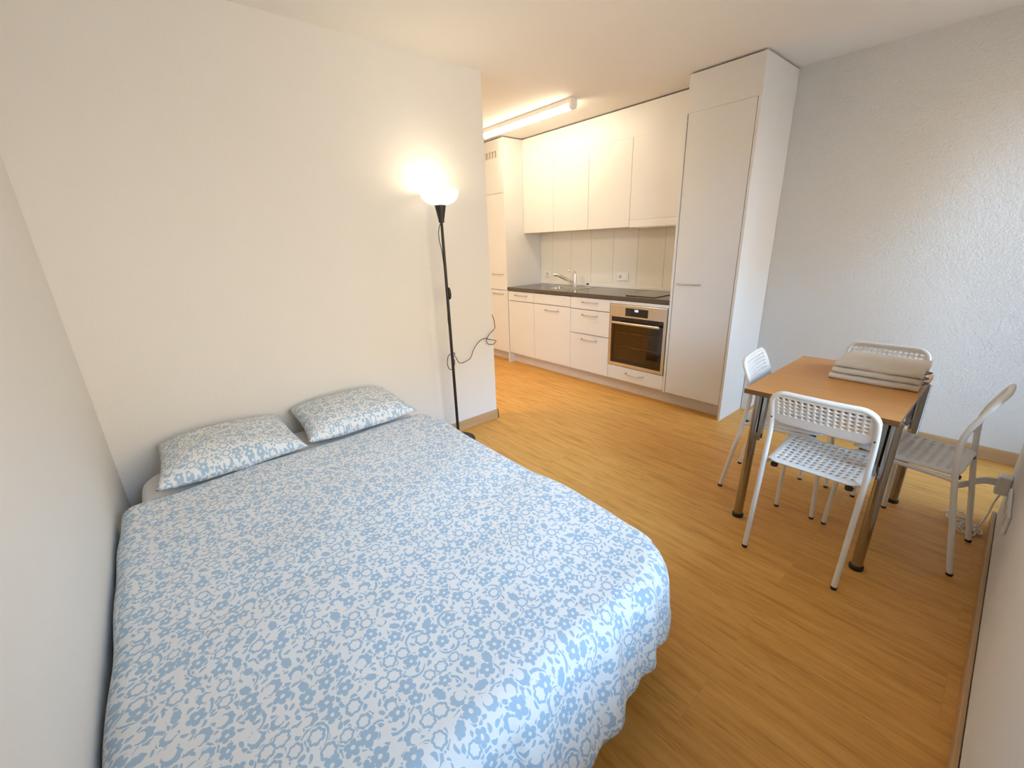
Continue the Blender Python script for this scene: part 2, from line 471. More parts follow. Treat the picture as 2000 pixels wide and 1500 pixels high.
# window_1 : fixed frame, two sashes, panes
w1 = MB()
def frame_yz(mb, x0, x1, y0, y1, z0, z1, w):
    mb.box(x0, x1, y0, y0 + w, z0, z1); mb.box(x0, x1, y1 - w, y1, z0, z1)
    mb.box(x0, x1, y0 + w, y1 - w, z0, z0 + w); mb.box(x0, x1, y0 + w, y1 - w, z1 - w, z1)
frame_yz(w1, XW + 0.15, XW + 0.21, WY0, WY1, WZ0, WZ1, 0.055)
ym = (WY0 + WY1) / 2
w1.box(XW + 0.15, XW + 0.21, ym - 0.04, ym + 0.04, WZ0 + 0.055, WZ1 - 0.055)
w1o = struct(w1.build('window_1', M['white_plastic'], bevel=0.004))
struct(MB().box(XW + 0.175, XW + 0.185, WY0 + 0.05, ym - 0.035, WZ0 + 0.05, WZ1 - 0.05).build('window_pane', M['pane'], w1o))
struct(MB().box(XW + 0.175, XW + 0.185, ym + 0.035, WY1 - 0.05, WZ0 + 0.05, WZ1 - 0.05).build('window_pane', M['pane'], w1o))
struct(MB().box(XW + 0.004, XW + 0.15, WY0, WY1, WZ0 - 0.002, WZ0 + 0.018).build('trim_1', M['white_plastic'], bevel=0.004))
# door_1 : glazed balcony door in the recess
d1 = MB(); frame_yz(d1, XR + 0.05, XR + 0.11, YP, YB, 0.0, 2.2, 0.075)
d1o = struct(d1.build('door_1', M['white_plastic'], bevel=0.004))
struct(MB().box(XR + 0.075, XR + 0.085, YP + 0.07, YB - 0.07, 0.07, 2.13).build('door_pane', M['pane'], d1o))

# unseen slab and parapet added outside the door to block low warm daylight
M['concrete'] = plain('grey_concrete', (0.30, 0.31, 0.33), 0.9, 0, 0.05, 12)
struct(MB().box(XR + 0.30, XR + 1.5, 2.75, YB + 0.9, -0.14, -0.02).build('daylight_block_slab', M['concrete']))
struct(MB().box(XR + 1.4, XR + 1.5, 2.75, YB + 0.9, -0.02, 1.06).build('daylight_block_parapet', M['concrete']))
# skirting boards
BZ = 0.078
struct(MB().box(0.0, 0.013, 0.0, YL + 0.013, 0, BZ).build('baseboard_back', M['skirting'], bevel=0.003))
struct(MB().box(-T, 0.013, YL, YL + 0.013, 0, BZ).build('baseboard_end', M['skirting'], bevel=0.003))
struct(MB().box(1.363, XR, YB - 0.013, YB, 0, 0.086).build('baseboard_right', M['skirting'], bevel=0.003))
struct(MB().box(XW - 0.015, XW - 0.002, 0.0, YP, 0, 0.062).build('baseboard_front', M['skirting'], bevel=0.003))
struct(MB().box(0.013, XW - 0.015, 0.0, 0.013, 0, BZ).build('baseboard_left', M['skirting'], bevel=0.003))

# ================================================================== KITCHEN
YF = 3.548                       # plane of all fronts
FT = 0.019                       # front thickness
def front(name, x0, x1, z0, z1, parent, yf=YF, mat='cab', g=0.0018):
    return MB().box(x0 + g, x1 - g, yf, yf + FT, z0 + g, z1 - g).build(name, M[mat], parent, bevel=0.0012)
def bow_handle(x0, x1, z, parent, yf=YF, mat='nickel'):
    d = 0.030; pts = [(x0 + 0.006, yf + 0.002, z), (x0 + 0.004, yf - d * 0.55, z), (x0 + 0.014, yf - d * 0.93, z), (x0 + 0.04, yf - d, z),
                      ((x0 + x1) / 2, yf - d * 1.08, z), (x1 - 0.04, yf - d, z), (x1 - 0.014, yf - d * 0.93, z), (x1 - 0.004, yf - d * 0.55, z), (x1 - 0.006, yf + 0.002, z)]
    o = MB().tube(pts, [0.0055, 0.005, 0.005, 0.0048, 0.0045, 0.0048, 0.005, 0.005, 0.0055], 8).build('handle', M[mat], parent, smooth=True)
    o['label'] = 'slim satin metal bow handle'
    return o
# --- fridge cupboard on the far left
XF = -1.277
t = thing('tall_cabinet', 'full-height white fridge cupboard with slotted vent at left end of kitchen', 'cabinet', ((-1.87 + XF) / 2, 3.84, 0))
b = MB(); b.box(-1.885, -1.867, YF + 0.002, YB - 0.002, 0.0, 2.478); b.box(XF - 0.019, XF, YF - 0.003, YB - 0.002, 0.0, 2.478)
b.box(-1.867, XF - 0.019, YF + 0.03, YB - 0.002, 0.118, 2.478)
b.build('body', M['cab'], t, bevel=0.001)
tp = MB()
vx = [-1.86 + 0.0, -1.650, -1.378, XF - 0.021]
tp.box(-1.865, -1.655, YF, YF + FT, 1.940, 2.476); tp.box(-1.380, XF - 0.021, YF, YF + FT, 1.940, 2.476)
tp.box(-1.655, -1.380, YF, YF + FT, 2.366, 2.476); tp.box(-1.655, -1.380, YF, YF + FT, 1.940, 2.298)
for k in range(6): tp.box(-1.655 + k * 0.0527, -1.655 + k * 0.0527 + 0.0115, YF, YF + FT, 2.298, 2.366)
tpo = tp.build('top_panel', M['cab'], t)
vo = MB().box(-1.655, -1.380, YF + FT + 0.001, YF + FT + 0.006, 2.29, 2.37).build('vent_grille', M['vent'], tpo); vo['label'] = 'row of upright vent slots'
d = front('door', -1.867, XF - 0.019, 0.877, 1.938, t); bow_handle(-1.538, -1.341, 1.057, d)
d = front('door', -1.867, XF - 0.019, 0.120, 0.874, t); bow_handle(-1.545, -1.348, 0.829, d)

# --- base cabinets
def base_body(parent, x0, x1, ztop=0.872):
    b = MB(); p = 0.016; y0 = YF + FT + 0.0015; y1 = YB - 0.012
    b.box(x0 + 0.001, x0 + p, y0, y1, 0.118, ztop); b.box(x1 - p, x1 - 0.001, y0, y1, 0.118, ztop)
    b.box(x0 + p, x1 - p, y0, y1, 0.118, 0.134); b.box(x0 + p, x1 - p, y1 - 0.008, y1, 0.134, ztop)
    b.box(x0 + p, x1 - p, y0, y0 + 0.08, ztop - 0.016, ztop)
    return b.build('body', M['cab'], parent)
X = [-1.272, -0.827, -0.282, 0.206, 0.798]
zt = 0.871
t = thing('base_cabinet', 'narrow white base unit with one drawer over a door, beside fridge cupboard', 'cabinet', ((X[0] + X[1]) / 2, 3.83, 0.118))
base_body(t, X[0], X[1]); d = front('drawer', X[0] + 0.004, X[1], 0.763, zt, t); bow_handle(-1.139, -0.936, 0.830, d); front('door', X[0] + 0.004, X[1], 0.130, 0.760, t)
t = thing('sink_cabinet', 'white base unit with fixed top panel and handled door below the sink', 'cabinet', ((X[1] + X[2]) / 2, 3.83, 0.118))
base_body(t, X[1], X[2], 0.70); front('fixed_panel', X[1], X[2], 0.763, zt, t); d = front('door', X[1], X[2], 0.130, 0.760, t); bow_handle(-0.644, -0.446, 0.705, d)
t = thing('drawer_cabinet', 'white base unit with three drawers left of the oven', 'cabinet', ((X[2] + X[3]) / 2, 3.83, 0.118))
base_body(t, X[2], X[3])
for z0, z1, hz in ((0.758, zt, 0.831), (0.513, 0.755, 0.706), (0.130, 0.510, 0.462)):
    d = front('drawer', X[2], X[3], z0, z1, t); bow_handle(-0.126, 0.066, hz, d)
t = thing('oven_cabinet', 'white base unit holding the steel oven, low drawer beneath', 'cabinet', ((X[3] + X[4]) / 2, 3.83, 0.118))
bo = MB(); p = 0.014; y0 = YF + FT + 0.0015; y1 = YB - 0.012
bo.box(X[3] + 0.001, X[3] + 0.004, y0, y1, 0.118, 0.872); bo.box(X[4] - 0.004, X[4] - 0.001, y0, y1, 0.118, 0.872)
bo.box(X[3] + 0.004, X[4] - 0.004, y0, y1, 0.118, 0.134); bo.box(X[3] + 0.004, X[4] - 0.004, y1 - 0.008, y1, 0.134, 0.872); bo.box(X[3] + 0.004, X[4] - 0.004, y0, y1, 0.244, 0.256)
bo.build('body', M['cab'], t)
front('filler_strip', X[3], X[4], 0.843, zt + 0.003, t); d = front('drawer', X[3], X[4], 0.130, 0.262, t); bow_handle(0.416, 0.606, 0.212, d)
# --- plinth
pl = MB().box(XF + 0.002, 1.288, 3.632, 3.648, 0.0, 0.116).box(-1.866, XF - 0.022, 3.632, 3.648, 0.0, 0.116)
tag(pl.build('plinth', M['plinth']), 'long beige kick board along the floor under the kitchen units', 'plinth')
# --- worktop with a cut-out for the sink
SX0, SX1, SY0, SY1 = -0.86, -0.37, 3.665, 4.02
b = MB(); wz0, wz1 = 0.8785, 0.914; wx0, wx1 = XF + 0.003, 0.797; wy0, wy1 = 3.541, YB - 0.012
ix0, ix1, iy0, iy1 = SX0 + 0.03, SX1 - 0.03, SY0 + 0.03, SY1 - 0.075
b.box(wx0, ix0, wy0, wy1, wz0, wz1); b.box(ix1, wx1, wy0, wy1, wz0, wz1); b.box(ix0, ix1, wy0, iy0, wz0, wz1); b.box(ix0, ix1, iy1, wy1, wz0, wz1)
tag(b.build('worktop', M['worktop']), 'dark brown stone-look worktop over the white base units', 'worktop')
# --- sink
t = thing('kitchen_sink', 'rectangular stainless steel sink let into the dark worktop', 'sink', ((SX0 + SX1) / 2, (SY0 + SY1) / 2, wz1))
bx0, bx1, by0, by1, zb = SX0 + 0.035, SX1 - 0.035, SY0 + 0.035, SY1 - 0.08, 0.75
b = MB(); z1 = wz1 + 0.0025
b.box(SX0, bx0, SY0, SY1, wz1 + 0.0003, z1); b.box(bx1, SX1, SY0, SY1, wz1 + 0.0003, z1); b.box(bx0, bx1, SY0, by0, wz1 + 0.0003, z1); b.box(bx0, bx1, by1, SY1, wz1 + 0.0003, z1)
b.build('rim', M['sinksteel'], t)
def rrect(x0, x1, y0, y1, r, n=6):
    out = []
    for cx, cy, a0 in ((x1 - r, y0 + r, -PI / 2), (x1 - r, y1 - r, 0), (x0 + r, y1 - r, PI / 2), (x0 + r, y0 + r, PI)):
        for k in range(n + 1):
            a = a0 + PI / 2 * k / n; out.append((cx + r * math.cos(a), cy + r * math.sin(a)))
    return out
b = MB(); lay = [(0, z1, 0.001), (0, z1 - 0.02, 0.03), (0.012, zb + 0.03, 0.045), (0.05, zb, 0.06)]
rings = [[(x, y, z) for x, y in rrect(bx0 + i, bx1 - i, by0 + i, by1 - i, r)] for i, z, r in lay]
n = len(rings[0]); fs = [(i * n + k, i * n + (k + 1) % n, (i + 1) * n + (k + 1) % n, (i + 1) * n + k) for i in range(3) for k in range(n)] + [tuple(3 * n + k for k in range(n))]
b.add([p for r_ in rings for p in r_], fs)
bas = b.build('basin', M['sinksteel'], t, smooth='auto', fixn=False)
MB().lathe([(0.0, 0.004), (0.038, 0.004), (0.042, 0.0005)], ((bx0 + bx1) / 2 + 0.02, (by0 + by1) / 2, zb), 24).build('drain', M['chrome'], bas, smooth='auto')
# --- mixer tap
tx, ty = -0.615, 3.985
t = thing('mixer_tap', 'chrome single-lever mixer tap with pull-out spout behind the sink', 'tap', (tx, ty, z1))
MB().lathe([(0.0, 0.0), (0.026, 0.0), (0.026, 0.006), (0.0215, 0.010), (0.0205, 0.125), (0.019, 0.138), (0.0, 0.140)], (tx, ty, z1), 24).build('tap_body', M['chrome'], t, smooth='auto')
sp_ = [(tx, ty - 0.006, z1 + 0.035), (tx - 0.045, ty - 0.035, z1 + 0.062), (tx - 0.125, ty - 0.085, z1 + 0.108), (tx - 0.165, ty - 0.11, z1 + 0.129), (tx - 0.20, ty - 0.13, z1 + 0.135)]
so = MB().tube(smooth_path(sp_, 4), [0.0175] * 5 + [0.0165] * 8 + [0.0185] * 4, 14).build('spout', M['chrome'], t, smooth='auto')
MB().tube([(tx, ty, z1 + 0.138), (tx - 0.004, ty - 0.003, z1 + 0.158), (tx - 0.03, ty - 0.022, z1 + 0.168), (tx - 0.075, ty - 0.05, z1 + 0.176)], [0.017, 0.012, 0.008, 0.006], 10).build('lever', M['chrome'], t, smooth='auto')
kx, ky = -0.435, 3.99
t = thing('drain_knob', 'small dark-topped pop-up drain knob right of the tap', 'knob', (kx, ky, z1))
MB().lathe([(0.0, 0.0), (0.014, 0.0), (0.014, 0.003), (0.007, 0.006), (0.007, 0.028), (0.0, 0.028)], (kx, ky, z1), 16).build('stem', M['chrome'], t, smooth='auto')
MB().lathe([(0.0, 0.028), (0.015, 0.028), (0.016, 0.034), (0.014, 0.043), (0.0, 0.044)], (kx, ky, z1), 16).build('cap', M['blackplastic'], t, smooth='auto')
# --- hob
t = tag(MB().box(0.330, 0.628, 3.605, 4.03, wz1 + 0.0003, wz1 + 0.0058).build('hob', M['blackglass'], bevel=0.002), 'narrow black glass hob set on the worktop over the oven', 'hob')
# --- backsplash
t = thing('backsplash', 'cream backsplash of tall panels behind sink and hob', 'backsplash', (-0.25, YB - 0.006, 0.914))
seams = [XF + 0.002, -1.068, -0.777, -0.483, -0.19, 0.104, 0.397, 0.69, 0.797]
b = MB()
for s0, s1 in zip(seams[:-1], seams[1:]): b.box(s0 + 0.0014, s1 - 0.0014, YB - 0.0105, YB - 0.002, 0.9147, 1.515)
b.build('panel', M['backsplash'], t)
MB().box(XF + 0.002, 0.797, YB - 0.0025, YB - 0.0003, 0.9147, 1.515).build('joint', M['joint'], t)
MB().box(XF + 0.003, 0.796, YB - 0.016, YB - 0.0107, 0.9147, 0.944).build('sealing_strip', M['white_plastic'], t, bevel=0.001)
# --- sockets on the backsplash
def socket(name, cx, cz, w, h, y, label, n=1, switch=False):
    t = thing(name, label, 'socket', (cx, y, cz))
    MB().box(cx - w / 2, cx + w / 2, y - 0.009, y - 0.0003, cz - h / 2, cz + h / 2).build('cover_plate', M['white_plastic'], t, bevel=0.003)
    ox = cx - (0.029 if switch else 0)
    hexa = [(ox + 0.021 * math.cos(PI / 6 + k * PI / 3), cz + 0.021 * math.sin(PI / 6 + k * PI / 3)) for k in range(6)]
    MB().prism(hexa, 1, y - 0.0095, y - 0.0088).build('socket_face', M['cab_edge'], t)
    pins = MB()
    for dx, dz in ((-0.0095, 0), (0.0095, 0), (0, -0.005)):
        pins.lathe([(0.0, 0.0), (0.0036, 0.0)], (0, 0, 0), 8)
        for q in range(len(pins.v) - 16, len(pins.v)):
            v = pins.v[q]; pins.v[q] = (ox + dx + v[0], y - 0.0099, cz + dz + v[1])
    pins.build('pin_hole', M['slot'], t, fixn=False)
    if switch:
        MB().lathe([(0.0, 0.0), (0.02, 0.0), (0.021, 0.003)], (0, 0, 0), 20)
        sw = MB().box(cx + 0.012, cx + 0.05, y - 0.0125, y - 0.0088, cz - 0.022, cz + 0.022).build('switch', M['white_plastic'], t, bevel=0.002)
    return t
socket('wall_socket', -1.155, 1.035, 0.075, 0.078, YB - 0.0105, 'single white socket at far left of the backsplash')
socket('switched_socket', -0.056, 1.035, 0.135, 0.078, YB - 0.0105, 'white socket with switch in the middle of the backsplash', 1, True)
# --- oven
t = thing('oven', 'built-in steel oven with black glass door below the worktop', 'oven', (0.5, 3.8, 0.267))
ox0, ox1 = 0.212, 0.792; yo = YF - 0.004
cp = MB().box(ox0, ox1, yo, yo + 0.022, 0.728, 0.841).build('control_panel', M['steel'], t, bevel=0.002)
dp = MB().box(0.380, 0.611, yo - 0.0012, yo - 0.0001, 0.744, 0.815).build('display', M['blackglass'], cp, bevel=0.0004)
dg = MB()
for k, w_ in enumerate((0.004, 0.011, 0.011)):
    x0 = 0.478 + (0, 0.009, 0.023)[k]
    for zz in (0.788, 0.7955, 0.803): dg.box(x0, x0 + w_, yo - 0.0018, yo - 0.0013, zz, zz + 0.003)
    dg.box(x0 + w_ - 0.003, x0 + w_, yo - 0.0018, yo - 0.0013, 0.788, 0.806)
q = dg.build('lit_readout', M['digits'], cp); q['label'] = 'small lit white readout'
dg = MB().tube([(0.408 + 0.021 * math.cos(2 * PI * k / 24), yo - 0.0012, 0.779 + 0.021 * math.sin(2 * PI * k / 24)) for k in range(24)], 0.0009, 6, closed=True)
dg.build('dial_ring', M['tag'], cp)
dr = MB(); gx0, gx1, gz0, gz1 = 0.234, 0.764, 0.296, 0.7245
dr.box(ox0, gx0, yo, yo + 0.022, 0.267, 0.7255); dr.box(gx1, ox1, yo, yo + 0.022, 0.267, 0.7255); dr.box(gx0, gx1, yo, yo + 0.022, 0.267, gz0)
dro = dr.build('door', M['steel'], t, bevel=0.0012)
gb = MB(); vx0, vx1, vz0, vz1 = 0.262, 0.726, 0.325, 0.664
gb.box(gx0, vx0, yo + 0.003, yo + 0.012, gz0, gz1); gb.box(vx1, gx1, yo + 0.003, yo + 0.012, gz0, gz1); gb.box(vx0, vx1, yo + 0.003, yo + 0.012, gz0, vz0); gb.box(vx0, vx1, yo + 0.003, yo + 0.012, vz1, gz1)
q = gb.build('glass_border', M['blackglass'], dro); q['label'] = 'black glass border of the door'
q = MB().box(vx0, vx1, yo + 0.004, yo + 0.010, vz0, vz1).build('window', M['ovenpane'], dro); q['label'] = 'tinted see-through window'
hb = MB(); hb.box(0.262, 0.748, yo - 0.040, yo - 0.026, 0.671, 0.691); hb.box(0.300, 0.318, yo - 0.028, yo + 0.005, 0.674, 0.688); hb.box(0.692, 0.710, yo - 0.028, yo + 0.005, 0.674, 0.688)
hb.build('handle', M['steel'], dro, bevel=0.004)
cv = MB(); y0, y1 = yo + 0.024, YB - 0.06; cx0, cx1, cz0, cz1 = 0.232, 0.772, 0.290, 0.70
cv.box(cx0 - 0.01, cx0, y0, y1, cz0, cz1); cv.box(cx1, cx1 + 0.01, y0, y1, cz0, cz1); cv.box(cx0, cx1, y0, y1, cz0 - 0.01, cz0); cv.box(cx0, cx1, y0, y1, cz1, cz1 + 0.01); cv.box(cx0, cx1, y1, y1 + 0.01, cz0, cz1)
cv.build('cavity', M['ovenbox'], t)
for zz in (0.445, 0.575):
    rk = MB(); rk.tube([(cx0, y0 + 0.03, zz), (cx1, y0 + 0.03, zz)], 0.0045, 6); rk.tube([(cx0, y1 - 0.03, zz), (cx1, y1 - 0.03, zz)], 0.003, 6)
    for k in range(9): rk.tube([(cx0 + 0.04 + k * 0.0575, y0 + 0.03, zz), (cx0 + 0.04 + k * 0.0575, y1 - 0.03, zz)], 0.0018, 6)
    rk.build('rack', M['chrome'], t, smooth='auto')
# --- wall cabinets
YU = 3.828; ZU = 1.506
def wall_cab(x0, x1, label, doors, hood=False):
    t = thing('wall_cabinet', label, 'cabinet', ((x0 + x1) / 2, 3.95, ZU))
    b = MB(); p = 0.016; y0 = YU + FT + 0.0015; y1 = YB - 0.003
    b.box(x0 + 0.001, x0 + p, y0, y1, ZU, 2.245); b.box(x1 - p, x1 - 0.001, y0, y1, ZU, 2.245)
    b.box(x0 + p, x1 - p, y0, y1 - 0.012, ZU, ZU + p); b.box(x0 + p, x1 - p, y0, y1, 2.229, 2.245); b.box(x0 + p, x1 - p, y1 - 0.008, y1, ZU + p, 2.229)
    b.build('body', M['cab'], t)
    MB().box(x0, x1, YU, YU + FT, 2.2437, 2.478).build('top_filler', M['cab'], t)
    w = (x1 - x0) / doors
    for k in range(doors): front('door', x0 + k * w, x0 + (k + 1) * w, ZU if not hood else 1.566, 2.2453, t, YU)
    return t
UX = [XF + 0.001, -0.318, 0.173, 0.797]
wall_cab(UX[0], UX[1], 'double-door white wall cupboard nearest the fridge cupboard', 2)
wall_cab(UX[1], UX[2], 'middle white wall cupboard with a single plain door over the sink end', 1)
wall_cab(UX[2], UX[3], 'white wall cupboard beside the tall cupboard, above hob and extractor', 1, True)
t = thing('extractor_hood', 'slim white pull-out extractor hood under the right wall cupboard', 'hood', (0.485, 3.95, ZU - 0.006))
MB().box(UX[2] + 0.004, UX[3] - 0.004, YU - 0.004, YU + FT - 0.002, ZU - 0.004, 1.5665).build('visor', M['white_metal'], t, bevel=0.003)
MB().box(UX[2] + 0.03, UX[3] - 0.03, YU + 0.03, YB - 0.05, ZU - 0.010, ZU - 0.0006).build('filter', M['steel'], t)
# --- tall cupboard on the right
TX0, TX1 = 0.800, 1.314
t = thing('tall_cabinet', 'full-height white cupboard at right end of kitchen beside dining table', 'cabinet', ((TX0 + TX1) / 2, 3.84, 0))
sp2 = MB().box(TX1 - 0.019, TX1, YF - 0.006, YB - 0.002, 0.0, 2.478).build('side_panel', M['cab'], t, bevel=0.001)
sp3 = MB().box(TX0, TX0 + 0.019, YF - 0.003, YB - 0.013, 0.118, 2.238).build('side_panel', M['cab'], t, bevel=0.001)
b = MB(); b.box(TX0 + 0.020, TX1 - 0.020, YB - 0.02, YB - 0.004, 0.118, 2.238); b.box(TX0 + 0.020, TX1 - 0.020, YF + 0.03, YB - 0.02, 0.118, 0.136); b.box(TX0 + 0.020, TX1 - 0.020, YF + 0.03, YB - 0.02, 2.22, 2.238)
for zz in (0.62, 1.05, 1.5, 1.9): b.box(TX0 + 0.020, TX1 - 0.020, YF + 0.03, YB - 0.02, zz, zz + 0.018)
b.build('body', M['cab'], t)
MB().box(TX0 + 0.013, TX1 - 0.0195, YF, YB - 0.004, 2.2385, 2.478).build('top_filler', M['cab'], t, bevel=0.001)
d = MB().box(TX0 + 0.0245, TX1 - 0.0245, YF, YF + FT, 0.1235, 2.2375).build('door', M['cab'], t, bevel=0.0012); bow_handle(0.858, 1.043, 1.048, d)

# ================================================================== CEILING TUBE LIGHT
t = thing('ceiling_tube_light', 'long white tube light fixed to ceiling in front of the kitchen', 'light', (-0.61, 3.265, H))
lx0, lx1, ly, lw = -1.225, -0.012, 3.262, 0.036
hz = H - 0.0005
MB().box(lx0 + 0.012, lx1 - 0.012, ly - lw, ly + lw, H - 0.036, hz).build('housing', M['white_metal'], t, bevel=0.002)
prof = [(ly + (lw - 0.003) * math.cos(PI + PI * k / 14), H - 0.037 + 0.040 * math.sin(PI + PI * k / 14)) for k in range(15)]
q = MB().prism(prof, 0, lx0 + 0.025, lx1 - 0.025).build('diffuser', M['tube_light'], t, smooth='auto'); q['label'] = 'glowing white tube diffuser'
profc = [(ly + (lw + 0.001), hz)] + [(ly + (lw + 0.001) * math.cos(k * -PI / 12), H - 0.038 + 0.043 * math.sin(k * -PI / 12)) for k in range(13)] + [(ly - (lw + 0.001), hz)]
for a0, a1 in ((lx0, lx0 + 0.025), (lx1 - 0.025, lx1)):
    MB().prism(profc, 0, a0, a1).build('end_cap', M['white_plastic'], t, smooth='auto')

t = thing('added_hall_lamp', 'unseen round fill lamp added in the hall behind the headboard wall', 'light', (-1.0, 1.25, H))  # added out of view to brighten the kitchen fronts and floor
MB().lathe([(0.0, 0.0), (0.17, 0.0), (0.17, -0.022), (0.0, -0.022)], (-1.0, 1.25, H - 0.0005), 36).build('lamp_base', M['white_metal'], t, smooth='auto')
MB().lathe([(0.165, -0.024), (0.160, -0.055), (0.135, -0.085), (0.08, -0.104), (0.0, -0.110)], (-1.0, 1.25, H - 0.0005), 36).build('lamp_shade', M['hall_fill'], t, smooth=True)

# ================================================================== FLOOR LAMP
LX, LY = 0.142, 1.842
t = thing('floor_lamp', 'black uplighter floor lamp with lit opal bowl beside the bed', 'floor lamp', (LX, LY, 0))
MB().lathe([(0.0, 0.001), (0.122, 0.001), (0.125, 0.006), (0.123, 0.014), (0.06, 0.024), (0.016, 0.030), (0.0, 0.031)], (LX, LY, 0), 48).build('base', M['black'], t, smooth='auto')
MB().tube([(LX, LY, 0.028), (LX, LY, 1.10), (LX, LY, 1.56)], [0.0105, 0.0100, 0.0088], 14).build('pole', M['black'], t, smooth='auto')
MB().lathe([(0.0, 1.538), (0.017, 1.538), (0.019, 1.556), (0.036, 1.640), (0.034, 1.641), (0.0, 1.639)], (LX, LY, 0), 28).build('lamp_holder', M['black'], t, smooth='auto')
bowl = [(0.030, 1.6415), (0.060, 1.646), (0.090, 1.660), (0.110, 1.682), (0.119, 1.705), (0.1215, 1.726), (0.118, 1.727), (0.1155, 1.705), (0.107, 1.685), (0.088, 1.664), (0.060, 1.650), (0.030, 1.6445)]
q = MB().lathe(bowl, (LX, LY, 0), 48).build('lamp_shade', M['opal'], t, smooth=True); q['label'] = 'glowing white opal glass bowl'
MB().lathe([(0.0, 1.690), (0.012, 1.688), (0.019, 1.678), (0.017, 1.664), (0.010, 1.652), (0.010, 1.642), (0.0, 1.642)], (LX, LY, 0), 20).build('bulb', M['opal'], t, smooth=True)
bl = bpy.data.lights.new('bulb_light', 'POINT'); bl.energy = BULB_W; bl.color = (1.0, 0.80, 0.55); bl.shadow_soft_size = 0.045
blo = bpy.data.objects.new('bulb_light', bl); C.objects.link(blo); blo.parent = t; blo.location = (0, 0, 1.735)
# cord: clipped along the pole, tied below the switch, then over to the wall end
cp_ = [(LX - 0.012, LY + 0.004, 1.545), (LX - 0.02, LY - 0.012, 1.50), (LX - 0.022, LY - 0.015, 1.44), (LX - 0.014, LY - 0.006, 1.36), (LX - 0.012, LY, 1.25), (LX - 0.010, LY + 0.010, 1.14), (LX - 0.010, LY + 0.012, 1.05), (LX - 0.012, LY - 0.004, 0.92), (LX - 0.010, LY + 0.008, 0.76), (LX - 0.012, LY + 0.004, 0.675)]
c1_ = smooth_path(cp_, 6)
loop = [(LX - 0.012, LY + 0.004, 0.675), (LX - 0.014, LY - 0.025, 0.655), (LX - 0.016, LY - 0.034, 0.60), (LX - 0.014, LY - 0.020, 0.56), (LX - 0.014, LY + 0.012, 0.565), (LX - 0.016, LY + 0.026, 0.61), (LX - 0.014, LY + 0.012, 0.655),
        (LX - 0.020, LY + 0.030, 0.672), (LX - 0.022, LY + 0.036, 0.655), (LX - 0.018, LY + 0.006, 0.652), (LX - 0.024, LY + 0.040, 0.640), (0.105, 1.915, 0.590), (0.085, 1.955, 0.572), (0.07, 2.00, 0.572), (0.055, 2.055, 0.585), (0.045, 2.095, 0.640), (0.035, 2.15, 0.685), (0.030, 2.21, 0.705), (0.030, 2.28, 0.685), (0.030, 2.325, 0.668), (0.028, 2.30, 0.645), (0.028, 2.25, 0.655), (0.026, 2.235, 0.69), (0.024, 2.27, 0.73), (0.022, 2.322, 0.765), (0.012, 2.334, 0.80), (0.000, 2.332, 0.85), (-0.03, 2.328, 0.90)]
MB().tube(c1_ + smooth_path(loop, 6)[1:], 0.0026, 8).build('power_cord', M['blackplastic'], t, smooth=True)
MB().tube([(LX - 0.002, LY + 0.018, 1.050), (LX - 0.002, LY + 0.018, 1.060), (LX - 0.002, LY + 0.019, 1.085), (LX - 0.002, LY + 0.018, 1.115), (LX - 0.002, LY + 0.017, 1.130)], [0.004, 0.0105, 0.0125, 0.010, 0.004], 14).build('switch', M['blackplastic'], t, smooth=True)

# ================================================================== BED
BX0, BX1, BY0, BY1 = 0.085, 2.085, 0.078, 1.405
t = thing('double_bed', 'low white double bed pushed into the corner under a flowered duvet', 'bed', ((BX0 + BX1) / 2, (BY0 + BY1) / 2, 0))
b = MB(); b.box(BX0, BX1, BY0 + 0.005, BY0 + 0.03, 0.14, 0.235); b.box(BX0, BX1, BY1 - 0.03, BY1 - 0.005, 0.14, 0.235); b.box(BX0, BX0 + 0.025, BY0 + 0.03, BY1 - 0.03, 0.14, 0.235); b.box(BX1 - 0.03, BX1 - 0.005, BY0 + 0.03, BY1 - 0.03, 0.14, 0.235)
for k in range(14): b.box(BX0 + 0.07 + k * 0.138, BX0 + 0.13 + k * 0.138, BY0 + 0.03, BY1 - 0.03, 0.20, 0.222)
b.build('bed_frame', M['bedwhite'], t, bevel=0.004)
for lx, ly_ in ((BX0 + 0.04, BY0 + 0.04), (BX0 + 0.04, BY1 - 0.04), (BX1 - 0.035, BY0 + 0.04), (BX1 - 0.035, BY1 - 0.038)):
    MB().tube([(lx, ly_, 0.0), (lx, ly_, 0.004), (lx, ly_, 0.14)], [0.020, 0.023, 0.024], 18).build('leg', M['bedwhite'], t, smooth='auto')
def mattress():
    mb = MB(); lay = [(0.035, 0.238), (0.010, 0.243), (0.0, 0.262), (0.0, 0.370), (0.008, 0.388), (0.024, 0.398), (0.06, 0.4015)]
    rs = [[(x, y, z) for x, y in rrect(BX0 + i, BX1 - i, BY0 + i, BY1 - i, 0.15 - min(i, 0.06), 8)] for i, z in lay]
    n = len(rs[0]); m_ = len(rs)
    mb.add([p for r_ in rs for p in r_], [(i * n + k, i * n + (k + 1) % n, (i + 1) * n + (k + 1) % n, (i + 1) * n + k) for i in range(m_ - 1) for k in range(n)] + [tuple((m_ - 1) * n + k for k in range(n)), tuple(range(n))[::-1]])
    return mb
q = mattress().build('mattress', M['sheet'], t, smooth='auto'); q['label'] = 'mattress in a plain white fitted sheet'

